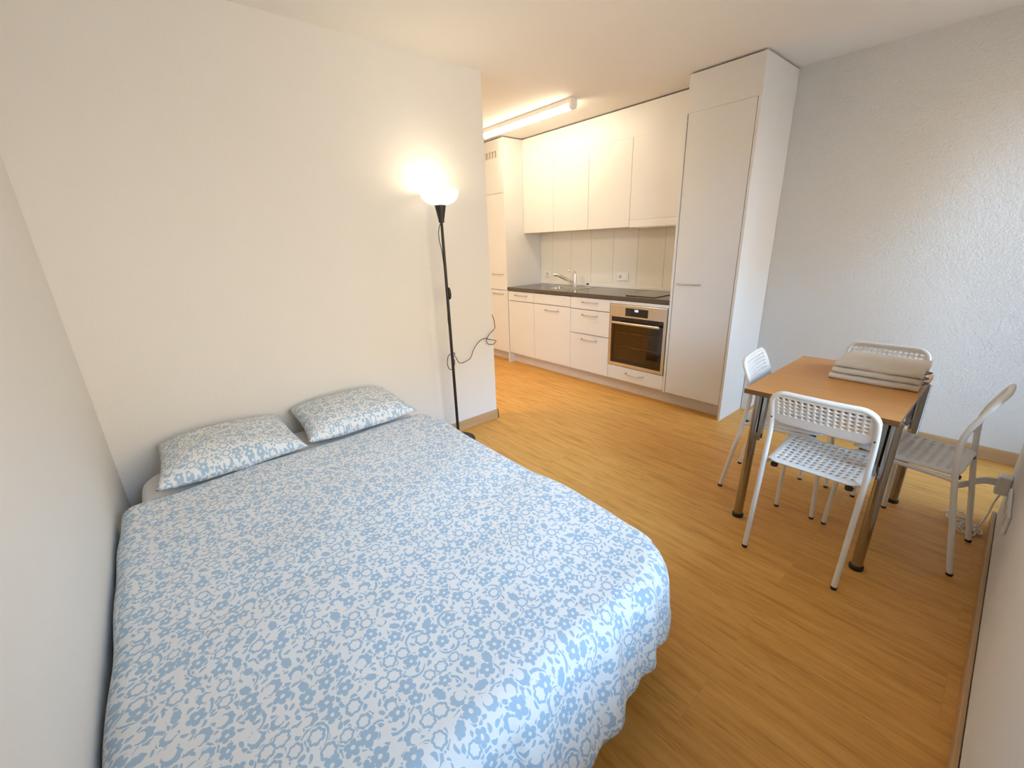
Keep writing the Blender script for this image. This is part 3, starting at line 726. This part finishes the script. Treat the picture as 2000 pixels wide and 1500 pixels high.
# --- duvet : cloth laid over the mattress, hanging at the foot and along the open side
def fbm(x, y, z, s): return noise.noise(Vector((x * s, y * s, z)))
DY0, DY1 = 0.042, 1.418          # where the top rolls over
DXF = 2.085
LFOOT, LSIDE, LLEFT = 0.262, 0.20, 0.10
def duvet_pt(a, c, full=True):
    """a: metres from head hem to foot hem; c: metres from left hem to right hem"""
    x_head = 0.492 - 0.071 * (c / 1.5) + 0.008 * math.sin(c * 9)
    sx = x_head + a * (1.0)
    sy = DY0 - LLEFT + c
    ex, eyr, eyl = DXF - 0.03, DY1 - 0.03, DY0 + 0.03
    RC = 0.13 if sy > 0.7 else 0.03                      # radius of the duvet's corner seen from above
    ox = max(0.0, sx - (ex - RC)); oy = 0.0; sgn = 0
    if sy > eyr - RC: oy = sy - (eyr - RC); sgn = 1
    elif sy < eyl + RC: oy = (eyl + RC) - sy; sgn = -1
    if ox > 0 and oy > 0:
        h = math.hypot(ox, oy); ux, uy = ox / h, oy * sgn / h
        d = max(0.0, h - RC); k = min(h, RC)
        bx, by = ex - RC + ux * k, (eyr - RC if sgn > 0 else eyl + RC) + uy * k
    else:
        d = max(0.0, ox - RC, oy - RC)
        ux, uy = (1.0, 0.0) if ox > oy else (0.0, float(sgn))
        bx = min(sx, ex); by = min(max(sy, eyl), eyr)
    if sgn == 0: sgn = 1
    top = 0.418 + 0.012 * fbm(sx, sy, 1.3, 2.2) + 0.006 * fbm(sx, sy, 5.3, 6.0) + 0.008 * math.exp(-((sx - 1.2) / 0.8) ** 2)
    hem = min(1.0, a / 0.05)
    top -= 0.010 * (1 - hem)
    if d <= 1e-6:
        return Vector((sx, sy, top))
    rr = 0.055 + 0.02 * max(ux, 0)
    if uy < -0.3: rr = 0.045
    ang = min(d / rr, PI / 2 * 0.93)
    hor = rr * math.sin(ang); ver = rr * (1 - math.cos(ang))
    rest = max(0.0, d - rr * PI / 2 * 0.93)
    flare = 0.13 if sgn < 0 and ux < 0.3 and abs(uy) > 0.5 else (0.12 + 0.45 * ux * ux * max(0.0, min(1.0, (1.30 - by) / 0.45)))
    if uy < -0.3: flare = 0.0
    L = math.sqrt(1 + flare * flare)
    hor += rest * flare / L; ver += rest / L
    # folds running down the drape
    amp = min(1.0, d / 0.12)
    s_ = by * 1.0 if ux > 0.5 else bx
    ph = (by * 26 + ox * 9 + 2.2 * math.sin(by * 5.1)) if ux > 0.35 else (bx * 15 + 1.5 * math.sin(bx * 3.7) + uy * 2)
    fold = (0.008 * math.sin(ph) + 0.006 * math.sin(ph * 1.9 + 1.0)) * amp
    if uy < -0.3: fold = (0.006 * math.sin(bx * 8.5) + 0.004 * math.sin(bx * 17 + 1) - 0.003) * amp * (1 - ux)
    elif ux < 0.35: fold = (0.010 + 0.014 * math.sin(bx * 6.3 - 2.53) + 0.004 * math.sin(bx * 13.0)) * min(1.0, d / 0.06)
    hor += fold
    z = top - ver
    return Vector((bx + ux * hor, by + uy * hor, max(z, 0.03)))
LA = DXF - 0.03 - 0.44 + LFOOT; LC = (DY1 - DY0) + LLEFT + LSIDE
NA, NC = 190, 160
def hem_len(u, v):
    """round the two foot corners of the cloth so its hem does not hang as points"""
    a, c = u * LA, v * LC
    rc = 0.34
    for side in (0, 1):
        cc = c if side == 0 else LC - c
        ca = LA - a
        if cc < rc and ca < rc:
            qx, qy = rc - ca, rc - cc
            m_ = max(qx, qy); l_ = math.hypot(qx, qy)
            if l_ > 1e-9:
                k = m_ / l_
                k = 0.35 + 0.65 * k if False else k
                ca2, cc2 = rc - qx * k, rc - qy * k
                a = LA - ca2
                c = cc2 if side == 0 else LC - cc2
    return a, c
mb = MB()
mb.grid(NC, NA, lambda u, v: duvet_pt(*hem_len(v, u)), lambda u, v: hem_len(v, u)[::-1])
dv = mb.build('duvet', M['print'], smooth=True, fixn=False)
tag(dv, 'white duvet with pale blue flower print spread over the bed', 'duvet')
md = dv.modifiers.new('thickness', 'SOLIDIFY'); md.thickness = 0.016; md.offset = -1.0

# --- pillows
def pillow(name, label, cx, cy, cz, lx, ly, th, tilt, yaw, seed):
    mb = MB(); n = 40
    Rm = Matrix.Rotation(yaw, 3, 'Z') @ Matrix.Rotation(tilt, 3, 'Y')
    def prof(u, v, sg):
        a, c = 2 * u - 1, 2 * v - 1
        e = max(0.0, (1 - abs(a) ** 2.6)) ** 0.46 * max(0.0, (1 - abs(c) ** 2.6)) ** 0.46
        pinch = 1 - 0.055 * (1 - abs(a) ** 2) * abs(c) ** 3
        pinch2 = 1 - 0.055 * (1 - abs(c) ** 2) * abs(a) ** 3
        x = a * lx / 2 * pinch2; y = c * ly / 2 * pinch * (1 - 0.045 * (1 - a))
        z = sg * th / 2 * e * (1.0 if sg > 0 else 0.75)
        z += (0.012 * fbm(a * 1.3 + seed, c * 1.3, 2.0, 1.6) + 0.005 * fbm(a + seed, c, 7.0, 5.0)) * (0.3 + e) * 0.8
        return Vector((cx, cy, cz)) + Rm @ Vector((x, y, z))
    mb.grid(n, n, lambda u, v: prof(u, v, 1), lambda u, v: (u * lx + seed, v * ly + seed * 0.37))
    mb.grid(n, n, lambda u, v: prof(u, v, -1), lambda u, v: (u * lx + seed + 1, v * ly))
    o = mb.build(name, M['print'], smooth=True)
    import bmesh
    bm = bmesh.new(); bm.from_mesh(o.data); bmesh.ops.remove_doubles(bm, verts=bm.verts[:], dist=0.0005); bmesh.ops.recalc_face_normals(bm, faces=bm.faces[:]); bm.to_mesh(o.data); bm.free()
    return tag(o, label, 'pillow', 'pillows at the head of the bed')
pillow('pillow', 'flower-print pillow in the corner at the left of the bed head', 0.266, 0.445, 0.484, 0.43, 0.605, 0.165, math.radians(6.5), 0.0, 3.0)
pillow('pillow', 'flower-print pillow on the lamp side of the bed head', 0.240, 1.066, 0.490, 0.42, 0.625, 0.165, math.radians(7.5), 0.03, 11.0)

# ================================================================== TABLE
TXa, TXb, TYa, TYb, TZ = 1.872, 2.449, 2.414, 3.262, 0.690
t = thing('dining_table', 'small dining table with brown wood-look top and chrome legs', 'table', ((TXa + TXb) / 2, (TYa + TYb) / 2, 0))
b = MB().box(TXa, TXb, TYa, TYb, TZ - 0.024, TZ)
b.mi = [1, 0, 1, 1, 1, 1]
b.build('tabletop', [M['tabletop'], M['tableedge']], t, bevel=0.0015)
for lx, yt, yf, s in ((1.934, 2.455, 2.402, 1), (2.438, 2.450, 2.388, -1), (1.934, 3.185, 3.215, 1), (2.440, 3.140, 3.125, -1)):
    lg = MB().tube([(lx, yf, 0.006), (lx, yf + (yt - yf) * 0.5, 0.335), (lx, yt, TZ - 0.0245)], 0.0205, 20).build('leg', M['tablechrome'], t, smooth='auto')
    q = MB().lathe([(0.0, 0.0), (0.025, 0.0), (0.0265, 0.004), (0.0265, 0.016), (0.021, 0.019)], (lx, yf, 0.0005), 24).build('foot_cap', M['blackplastic'], lg, smooth='auto'); q['label'] = 'black plastic foot cap'
    xa = lx + s * 0.0235; ym_ = lambda z: yf + (yt - yf) * z / 0.666
    br = MB(); z0_, z1_ = 0.44, TZ - 0.0245
    for dx0, dx1 in ((0.0, 0.004), (0.004, 0.022)):
        pass
    def slab(xl, xr, y_off0, y_off1, za, zb_):
        br.add([(xl, ym_(za) + y_off0, za), (xr, ym_(za) + y_off0, za), (xr, ym_(za) + y_off1, za), (xl, ym_(za) + y_off1, za), (xl, ym_(zb_) + y_off0, zb_), (xr, ym_(zb_) + y_off0, zb_), (xr, ym_(zb_) + y_off1, zb_), (xl, ym_(zb_) + y_off1, zb_)],
               [(0, 3, 2, 1), (4, 5, 6, 7), (0, 1, 5, 4), (1, 2, 6, 5), (2, 3, 7, 6), (3, 0, 4, 7)])
    xl, xr = sorted((xa - s * 0.002, xa + s * 0.014))
    slab(xl, xr, -0.016, -0.013, z0_, z1_); slab(xl, xr, 0.013, 0.016, z0_, z1_); slab(*sorted((xa + s * 0.011, xa + s * 0.014)), -0.013, 0.013, z0_ + 0.03, z1_)
    br.build('folding_bracket', M['tablechrome'], lg, bevel=0.001)

# --- towels : three folded, stacked
def towel(label, x0, x1, y0, y1, z0, z1, seed):
    t = thing('folded_towel', label, 'towel', ((x0 + x1) / 2, (y0 + y1) / 2, z0), 'folded towels on the table')
    mb = MB(); h = (z1 - z0) / 2; n = 36
    prof = []
    L = y1 - y0
    # outline of a once-folded cloth seen from the side: rounded fold towards the camera, two free layers at the back
    for k in range(13):
        a = PI / 2 + PI * k / 12
        prof.append((y0 + h + h * math.cos(a) * 1.1, z0 + h + h * math.sin(a)))
    m_ = 14
    lower = [(y0 + h + (L - h) * k / m_, z0) for k in range(1, m_ + 1)]
    back = [(y1 + 0.004, z0 + h * 0.35), (y1 + 0.004, z0 + h * 0.75), (y1 - 0.004, z0 + h), (y1 + 0.003, z0 + h * 1.2), (y1 + 0.003, z0 + h * 1.7)]
    upper = [(y0 + h + (L - h) * k / m_, z1) for k in range(m_, 0, -1)]
    ring = prof + lower + back + upper; nr = len(ring); vs = []; fs = []
    for i in range(n + 1):
        u = i / n; x = x0 + (x1 - x0) * u
        e = min(1.0, min(u, 1 - u) / 0.035) ** 0.5 if 0 < u < 1 else 0.0
        for (y, z) in ring:
            zc = (z0 + z1) / 2
            zz = zc + (z - zc) * (0.86 + 0.14 * e)
            wob = 0.0030 * fbm(x + seed, y, z * 4, 14) + 0.0012 * fbm(x + seed, y, z * 3, 45)
            if z <= z0 + 0.001: wob = 0.0; zz = z + 0.0008
            elif z >= z1 - 0.0005: wob = min(wob, 0.0002) if seed < 8 else wob
            dy = 0.004 * fbm(x, seed, z * 9, 9)
            vs.append((x + 0.003 * fbm(y, z + seed, 1.0, 20) * (1 - e), y + dy, zz + wob))
    for i in range(n):
        for k in range(nr):
            k2 = (k + 1) % nr; fs.append((i * nr + k, i * nr + k2, (i + 1) * nr + k2, (i + 1) * nr + k))
    fs.append(tuple(range(nr))[::-1]); fs.append(tuple(n * nr + k for k in range(nr)))
    mb.add(vs, fs); mb.build('cloth', M['towel'], t, smooth='auto')
    yl = y0 + 0.12 + 0.05 * math.sin(seed * 3)
    lp = MB(); zc = z0 + h
    pts = [(x1 - 0.006, yl - 0.02, zc), (x1 + 0.010, yl - 0.018, zc + 0.002), (x1 + 0.020, yl, zc + 0.004), (x1 + 0.012, yl + 0.020, zc + 0.001), (x1 - 0.006, yl + 0.022, zc)]
    lp.tube(smooth_path(pts, 5), 0.0032, 8)
    q = lp.build('hanging_loop', M['tag'], t, smooth=True); q['label'] = 'small grey hanging loop'
    return t
towel('beige folded towel at the bottom of the stack on the table', 2.098, 2.436, 2.862, 3.165, TZ + 0.0005, TZ + 0.0300, 1.0)
towel('beige folded towel in the middle of the stack on the table', 2.104, 2.434, 2.868, 3.170, TZ + 0.0308, TZ + 0.0598, 4.0)
towel('beige folded towel on top of the stack on the table', 2.112, 2.440, 2.876, 3.165, TZ + 0.0606, TZ + 0.0910, 8.0)

# ================================================================== CHAIRS
PROF = [(0.0, 0.0), (0.020, 0.12), (0.040, 0.24), (0.058, 0.34), (0.074, 0.44), (0.084, 0.52), (0.088, 0.57), (0.085, 0.615), (0.074, 0.66), (0.058, 0.70), (0.043, 0.735), (0.032, 0.760)]
def prof_y(z):
    for (y0, z0), (y1, z1) in zip(PROF[:-1], PROF[1:]):
        if z <= z1: return y0 + (y1 - y0) * (z - z0) / (z1 - z0)
    return PROF[-1][0]
def perforated(ucuts, vcuts, hole, hu, hv, surf, seg8=True):
    """plate on a fine grid; hole(i,j) tells whether the 2x2 block starting at (i,j) is pierced"""
    mb = MB(); idx = {}
    def vid(key, p):
        if key not in idx: idx[key] = len(mb.v); mb.v.append(tuple(surf(*p)))
        return idx[key]
    nu, nv = len(ucuts) - 1, len(vcuts) - 1; done = set()
    for i in range(nu):
        for j in range(nv):
            if (i, j) in done: continue
            if hole(i, j):
                for q in ((0, 0), (1, 0), (0, 1), (1, 1)): done.add((i + q[0], j + q[1]))
                ring = [(i, j), (i + 1, j), (i + 2, j), (i + 2, j + 1), (i + 2, j + 2), (i + 1, j + 2), (i, j + 2), (i, j + 1)]
                cu, cv_ = ucuts[i + 1], vcuts[j + 1]
                outer = [vid(r, (ucuts[r[0]], vcuts[r[1]])) for r in ring]
                inner = []
                for k, (sx, sy) in enumerate(((-1, -1), (0, -1), (1, -1), (1, 0), (1, 1), (0, 1), (-1, 1), (-1, 0))):
                    f = 0.72 if sx and sy else 1.0
                    inner.append(vid((i, j, 'h', k), (cu + sx * hu * f, cv_ + sy * hv * f)))
                for k in range(8):
                    k2 = (k + 1) % 8; mb.f.append((outer[k], outer[k2], inner[k2], inner[k])); mb.mi.append(0)
            else:
                q = [(i, j), (i + 1, j), (i + 1, j + 1), (i, j + 1)]
                mb.f.append(tuple(vid(r, (ucuts[r[0]], vcuts[r[1]])) for r in q)); mb.mi.append(0)
    return mb
def make_chair():
    t = thing('dining_chair', 'white perforated metal and plastic chair', 'chair', (0, 0, 0), 'white chairs around the dining table')
    r = 0.0105; zs = 0.432
    for s in (-1, 1):
        rear = [(s * (0.175 + 0.003 * z / 0.44), y, z) for (y, z) in PROF[:5]]; rear[0] = (s * 0.175, 0.0005, 0.012)
        o = MB().tube(rear, r, 14).build('leg', M['white_metal'], t, smooth='auto')
        q = MB().lathe([(0.0, 0.0), (0.0108, 0.0), (0.0118, 0.004), (0.0118, 0.012), (0.0, 0.0125)], (s * 0.175, 0, 0.0), 14).build('foot_cap', M['blackplastic'], o, smooth='auto')
    for s in (-1, 1):
        fr_ = [(s * 0.195, 0.455, 0.010), (s * 0.1925, 0.446, 0.20), (s * 0.186, 0.432, 0.36), (s * 0.180, 0.421, 0.405), (s * 0.175, 0.402, 0.424), (s * 0.172, 0.375, 0.428)]
        o = MB().tube(smooth_path(fr_, 4), r * 0.92, 14).build('leg', M['white_metal'], t, smooth='auto')
        q = MB().lathe([(0.0, 0.0), (0.0100, 0.0), (0.0110, 0.004), (0.0110, 0.011), (0.0, 0.0115)], (s * 0.195, 0.455, 0.0), 14).build('foot_cap', M['blackplastic'], o, smooth='auto')
    # rails under the seat, hooked round to the rear tubes
    b = MB()
    for s in (-1, 1):
        b.tube(smooth_path([(s * 0.172, 0.377, 0.428), (s * 0.171, 0.25, 0.427), (s * 0.171, 0.12, 0.424), (s * 0.175, 0.088, 0.423), (s * 0.179, 0.072, 0.423)], 4), r * 0.9, 12)
    b.tube([(-0.171, 0.30, 0.4245), (0.171, 0.30, 0.4245)], 0.008, 10)
    b.build('seat_rail', M['white_metal'], t, smooth='auto')
    for sx, sy in ((-0.135, 0.075), (0.135, 0.075), (-0.15, 0.385), (0.15, 0.385)):
        q = MB().lathe([(0.0, 0.0), (0.014, 0.0), (0.015, 0.012), (0.0, 0.013)], (sx, sy, 0.419), 12).build('stacking_pad', M['blackplastic'], t, smooth='auto'); q['label'] = 'black stacking pad under the seat'
    # back frame : inverted U
    left = [(-0.178, y, z) for (y, z) in PROF[4:10]]
    R_ = 0.055; zt_ = 0.772
    arc = []
    for k in range(1, 8):
        a = PI - (PI / 2) * k / 7; z = zt_ - R_ + R_ * math.sin(a); arc.append((-0.178 + R_ + R_ * math.cos(a), 0.043 + (0.032 - 0.058) * (z - 0.70) / 0.07 + 0.012, z))
    arc = [(x, prof_y(min(z, 0.76)) - max(0, z - 0.76) * 0.3, z) for (x, y, z) in arc]
    mid = [(x, prof_y(0.76) - 0.004 - 0.006 * (1 - (x / 0.12) ** 2), zt_) for x in (-0.08, 0.0, 0.08)]
    right = [(-x, y, z) for (x, y, z) in reversed(left + arc)]
    MB().tube(left + arc + mid + right, r, 14).build('back_frame', M['white_metal'], t, smooth='auto')
    # backrest : perforated panel between the tubes
    nc, nr_ = 14, 5; du, dvv = 0.0224, 0.0180
    u0 = -nc * du / 2; v0 = 0.664
    uc = [-0.176, -0.165] + [u0 + k * du / 2 for k in range(2 * nc + 1)] + [0.165, 0.176]
    vc = [0.622, 0.627, 0.640] + [v0 + k * dvv / 2 for k in range(2 * nr_ + 1)] + [0.766]
    def bsurf(u, v):
        cz = v
        if v < 0.635: cz = v + 0.012 * (1 - (u / 0.176) ** 2) * 0 + (0.010 if abs(u) > 0.15 else 0.0)
        if v > 0.74 and abs(u) > 0.12:
            lim = zt_ - R_ + math.sqrt(max(0.0, R_ ** 2 - (max(0, abs(u) - (0.178 - R_))) ** 2)) - 0.004
            cz = min(v, max(lim, 0.70))
        bow = -0.010 * (1 - (u / 0.178) ** 2)
        return (u, prof_y(min(cz, 0.76)) + bow + 0.002, cz)
    pb = perforated(uc, vc, lambda i, j: 2 <= i < 2 + 2 * nc and (i - 2) % 2 == 0 and 3 <= j < 3 + 2 * nr_ and (j - 3) % 2 == 0, 0.0084, 0.0070, bsurf)
    o = pb.build('backrest', M['white_plastic'], t, smooth='auto')
    md = o.modifiers.new('thickness', 'SOLIDIFY'); md.thickness = 0.006; md.offset = 0.0
    for s in (-1, 1):
        b = MB().lathe([(0.0, 0.0), (0.004, 0.0), (0.0035, 0.0015)], (0, 0, 0), 10)
        b.v = [(s * 0.176 + v[0], prof_y(0.645) - 0.0112 - v[2], 0.645 + v[1]) for v in b.v]
        q = b.build('screw', M['slot'], t, fixn=False); q['label'] = 'dark screw head'
    # seat : perforated, front edge rolled down
    nc, nr_ = 12, 9; du, dvv = 0.0258, 0.0335; Wd, Ld = 0.352, 0.355
    u0 = -nc * du / 2; v0 = 0.026
    uc = [-Wd / 2, -Wd / 2 + 0.006, -Wd / 2 + 0.014] + [u0 + k * du / 2 for k in range(2 * nc + 1)] + [Wd / 2 - 0.014, Wd / 2 - 0.006, Wd / 2]
    vc = [0.0, 0.006, 0.014] + [v0 + k * dvv / 2 for k in range(2 * nr_ + 1)] + [v0 + nr_ * dvv + q for q in (0.012, 0.022, 0.034, 0.046)]
    vend = vc[-1]
    def ssurf(u, v):
        rc = 0.045; k = abs(u) - (Wd / 2 - rc)
        vv = v
        if k > 0:
            cut = rc - math.sqrt(max(0.0, rc * rc - k * k))
            if v > vend - 0.10: vv = v - cut * ((v - (vend - 0.10)) / 0.10)
            if v < 0.05: vv = v + cut * 0.6 * (1 - v / 0.05)
        tap = 0.93 + 0.07 * min(1.0, vv / 0.3)
        z = 0.447 + 0.006 * (vv / 0.33) - 0.010 * (1 - (2 * u / Wd) ** 2) * math.sin(PI * min(1.0, vv / 0.33))
        ed = min(Wd / 2 - abs(u), 0.014); z -= 0.010 * (1 - ed / 0.014) ** 2
        f = vv - (v0 + nr_ * dvv)
        if f > 0: z -= 0.020 * (f / 0.046) ** 2
        if vv < 0.014: z -= 0.006 * (1 - vv / 0.014)
        return (u * tap, 0.063 + vv * 0.965, z)
    ps = perforated(uc, vc, lambda i, j: 3 <= i < 3 + 2 * nc and (i - 3) % 2 == 0 and 3 <= j < 3 + 2 * nr_ and (j - 3) % 2 == 0, 0.0072, 0.0098, ssurf)
    o = ps.build('seat', M['white_plastic'], t, smooth='auto')
    md = o.modifiers.new('thickness', 'SOLIDIFY'); md.thickness = 0.006; md.offset = 1.0
    return t
chA = make_chair()
chA.location = (2.233, 2.182, 0)
rename(chA, 'white perforated chair nearest the bed, its back turned to the viewer')
for loc, rz, lab in (((1.726, 2.795, 0), math.radians(-90 + 5.5), 'white perforated chair between the tall cupboard and the table'),
                     ((2.722, 2.795, 0), math.radians(90 - 5.0), 'white perforated chair at the right, beside the plug and coiled cable'),
                     ((2.226, 3.478, 0), math.radians(180), 'white perforated chair behind the towels, against the far wall side')):
    c = dup(chA); c.location = loc; c.rotation_euler = (0, 0, rz); rename(c, lab)

# ================================================================== SMALL THINGS
# white boxed pipe cover by the tall cupboard
t = thing('pipe_cover', 'narrow white upright cover on the wall beside the tall cupboard', 'pipe cover', (1.341, YB - 0.03, 0))
MB().box(1.317, 1.362, 3.93, YB - 0.0005, 0.0, 0.31).build('casing', M['white_plastic'], t, bevel=0.003)
t = thing('low_wall_socket', 'white wall socket with grey plug low down behind the left chair', 'socket', (1.415, YB, 0.16))
MB().box(1.372, 1.462, YB - 0.020, YB - 0.0005, 0.105, 0.215).build('cover_plate', M['white_plastic'], t, bevel=0.004)
MB().box(1.405, 1.440, YB - 0.055, YB - 0.0195, 0.140, 0.160).build('plug', M['tag'], t, bevel=0.004)
# outlet strip, plug adaptor and cable on the window wall
xp = XW - 0.0005
t = thing('double_wall_socket', 'white wall socket plate low on the window wall at far right', 'socket', (xp, 2.70, 0.30))
MB().box(xp - 0.011, xp, 2.605, 2.90, 0.265, 0.345).build('cover_plate', M['white_plastic'], t, bevel=0.004)
for k in range(3):
    MB().box(xp - 0.0125, xp - 0.0108, 2.640 + k * 0.09, 2.685 + k * 0.09, 0.285, 0.325).build('socket_face', M['cab_edge'], t, bevel=0.0006)
t = thing('plug_adaptor', 'white plug adaptor with flat arm sticking out of the window wall', 'plug', (xp - 0.03, 3.07, 0.30))
MB().box(xp - 0.045, xp, 3.045, 3.10, 0.235, 0.325).build('plug_body', M['white_plastic'], t, bevel=0.008, seg=3)
arm = [(xp - 0.042, 3.055, 0.292), (xp - 0.075, 3.035, 0.296), (xp - 0.105, 3.01, 0.290), (xp - 0.13, 2.985, 0.276), (xp - 0.155, 2.96, 0.268)]
ap = smooth_path(arm, 5); mb = MB(); vs = []
for p_ in ap:
    for dy, dz in ((-0.006, -0.017), (0.006, -0.017), (0.006, 0.017), (-0.006, 0.017)): vs.append((p_.x, p_.y + dy, p_.z + dz))
n_ = len(ap); fs = [(i * 4 + k, i * 4 + (k + 1) % 4, (i + 1) * 4 + (k + 1) % 4, (i + 1) * 4 + k) for i in range(n_ - 1) for k in range(4)] + [(0, 1, 2, 3), tuple((n_ - 1) * 4 + k for k in (3, 2, 1, 0))]
mb.add(vs, fs); mb.build('flat_arm', M['white_plastic'], t, bevel=0.003)
# coiled white cable on the floor
pts = [(xp - 0.022, 3.06, 0.233), (xp - 0.030, 3.07, 0.18), (xp - 0.035, 3.08, 0.10), (xp - 0.05, 3.09, 0.03), (xp - 0.07, 3.10, 0.008)]
for k in range(64):
    a = k * 2 * PI / 14; f = k / 63
    pts.append((2.735 - 0.10 * f * 0.6 + (0.035 + 0.008 * math.sin(k * 1.7)) * math.cos(a), 3.06 + 0.06 * f + (0.055 + 0.01 * math.sin(k * 2.3)) * math.sin(a), 0.008 + 0.008 * (k // 14) + 0.004 * math.sin(k * 0.9) ** 2))
tag(MB().tube(smooth_path(pts, 4), 0.0034, 8).build('coiled_cable', M['white_plastic'], smooth=True), 'white cable coiled on the floor beneath the plug adaptor', 'cable')
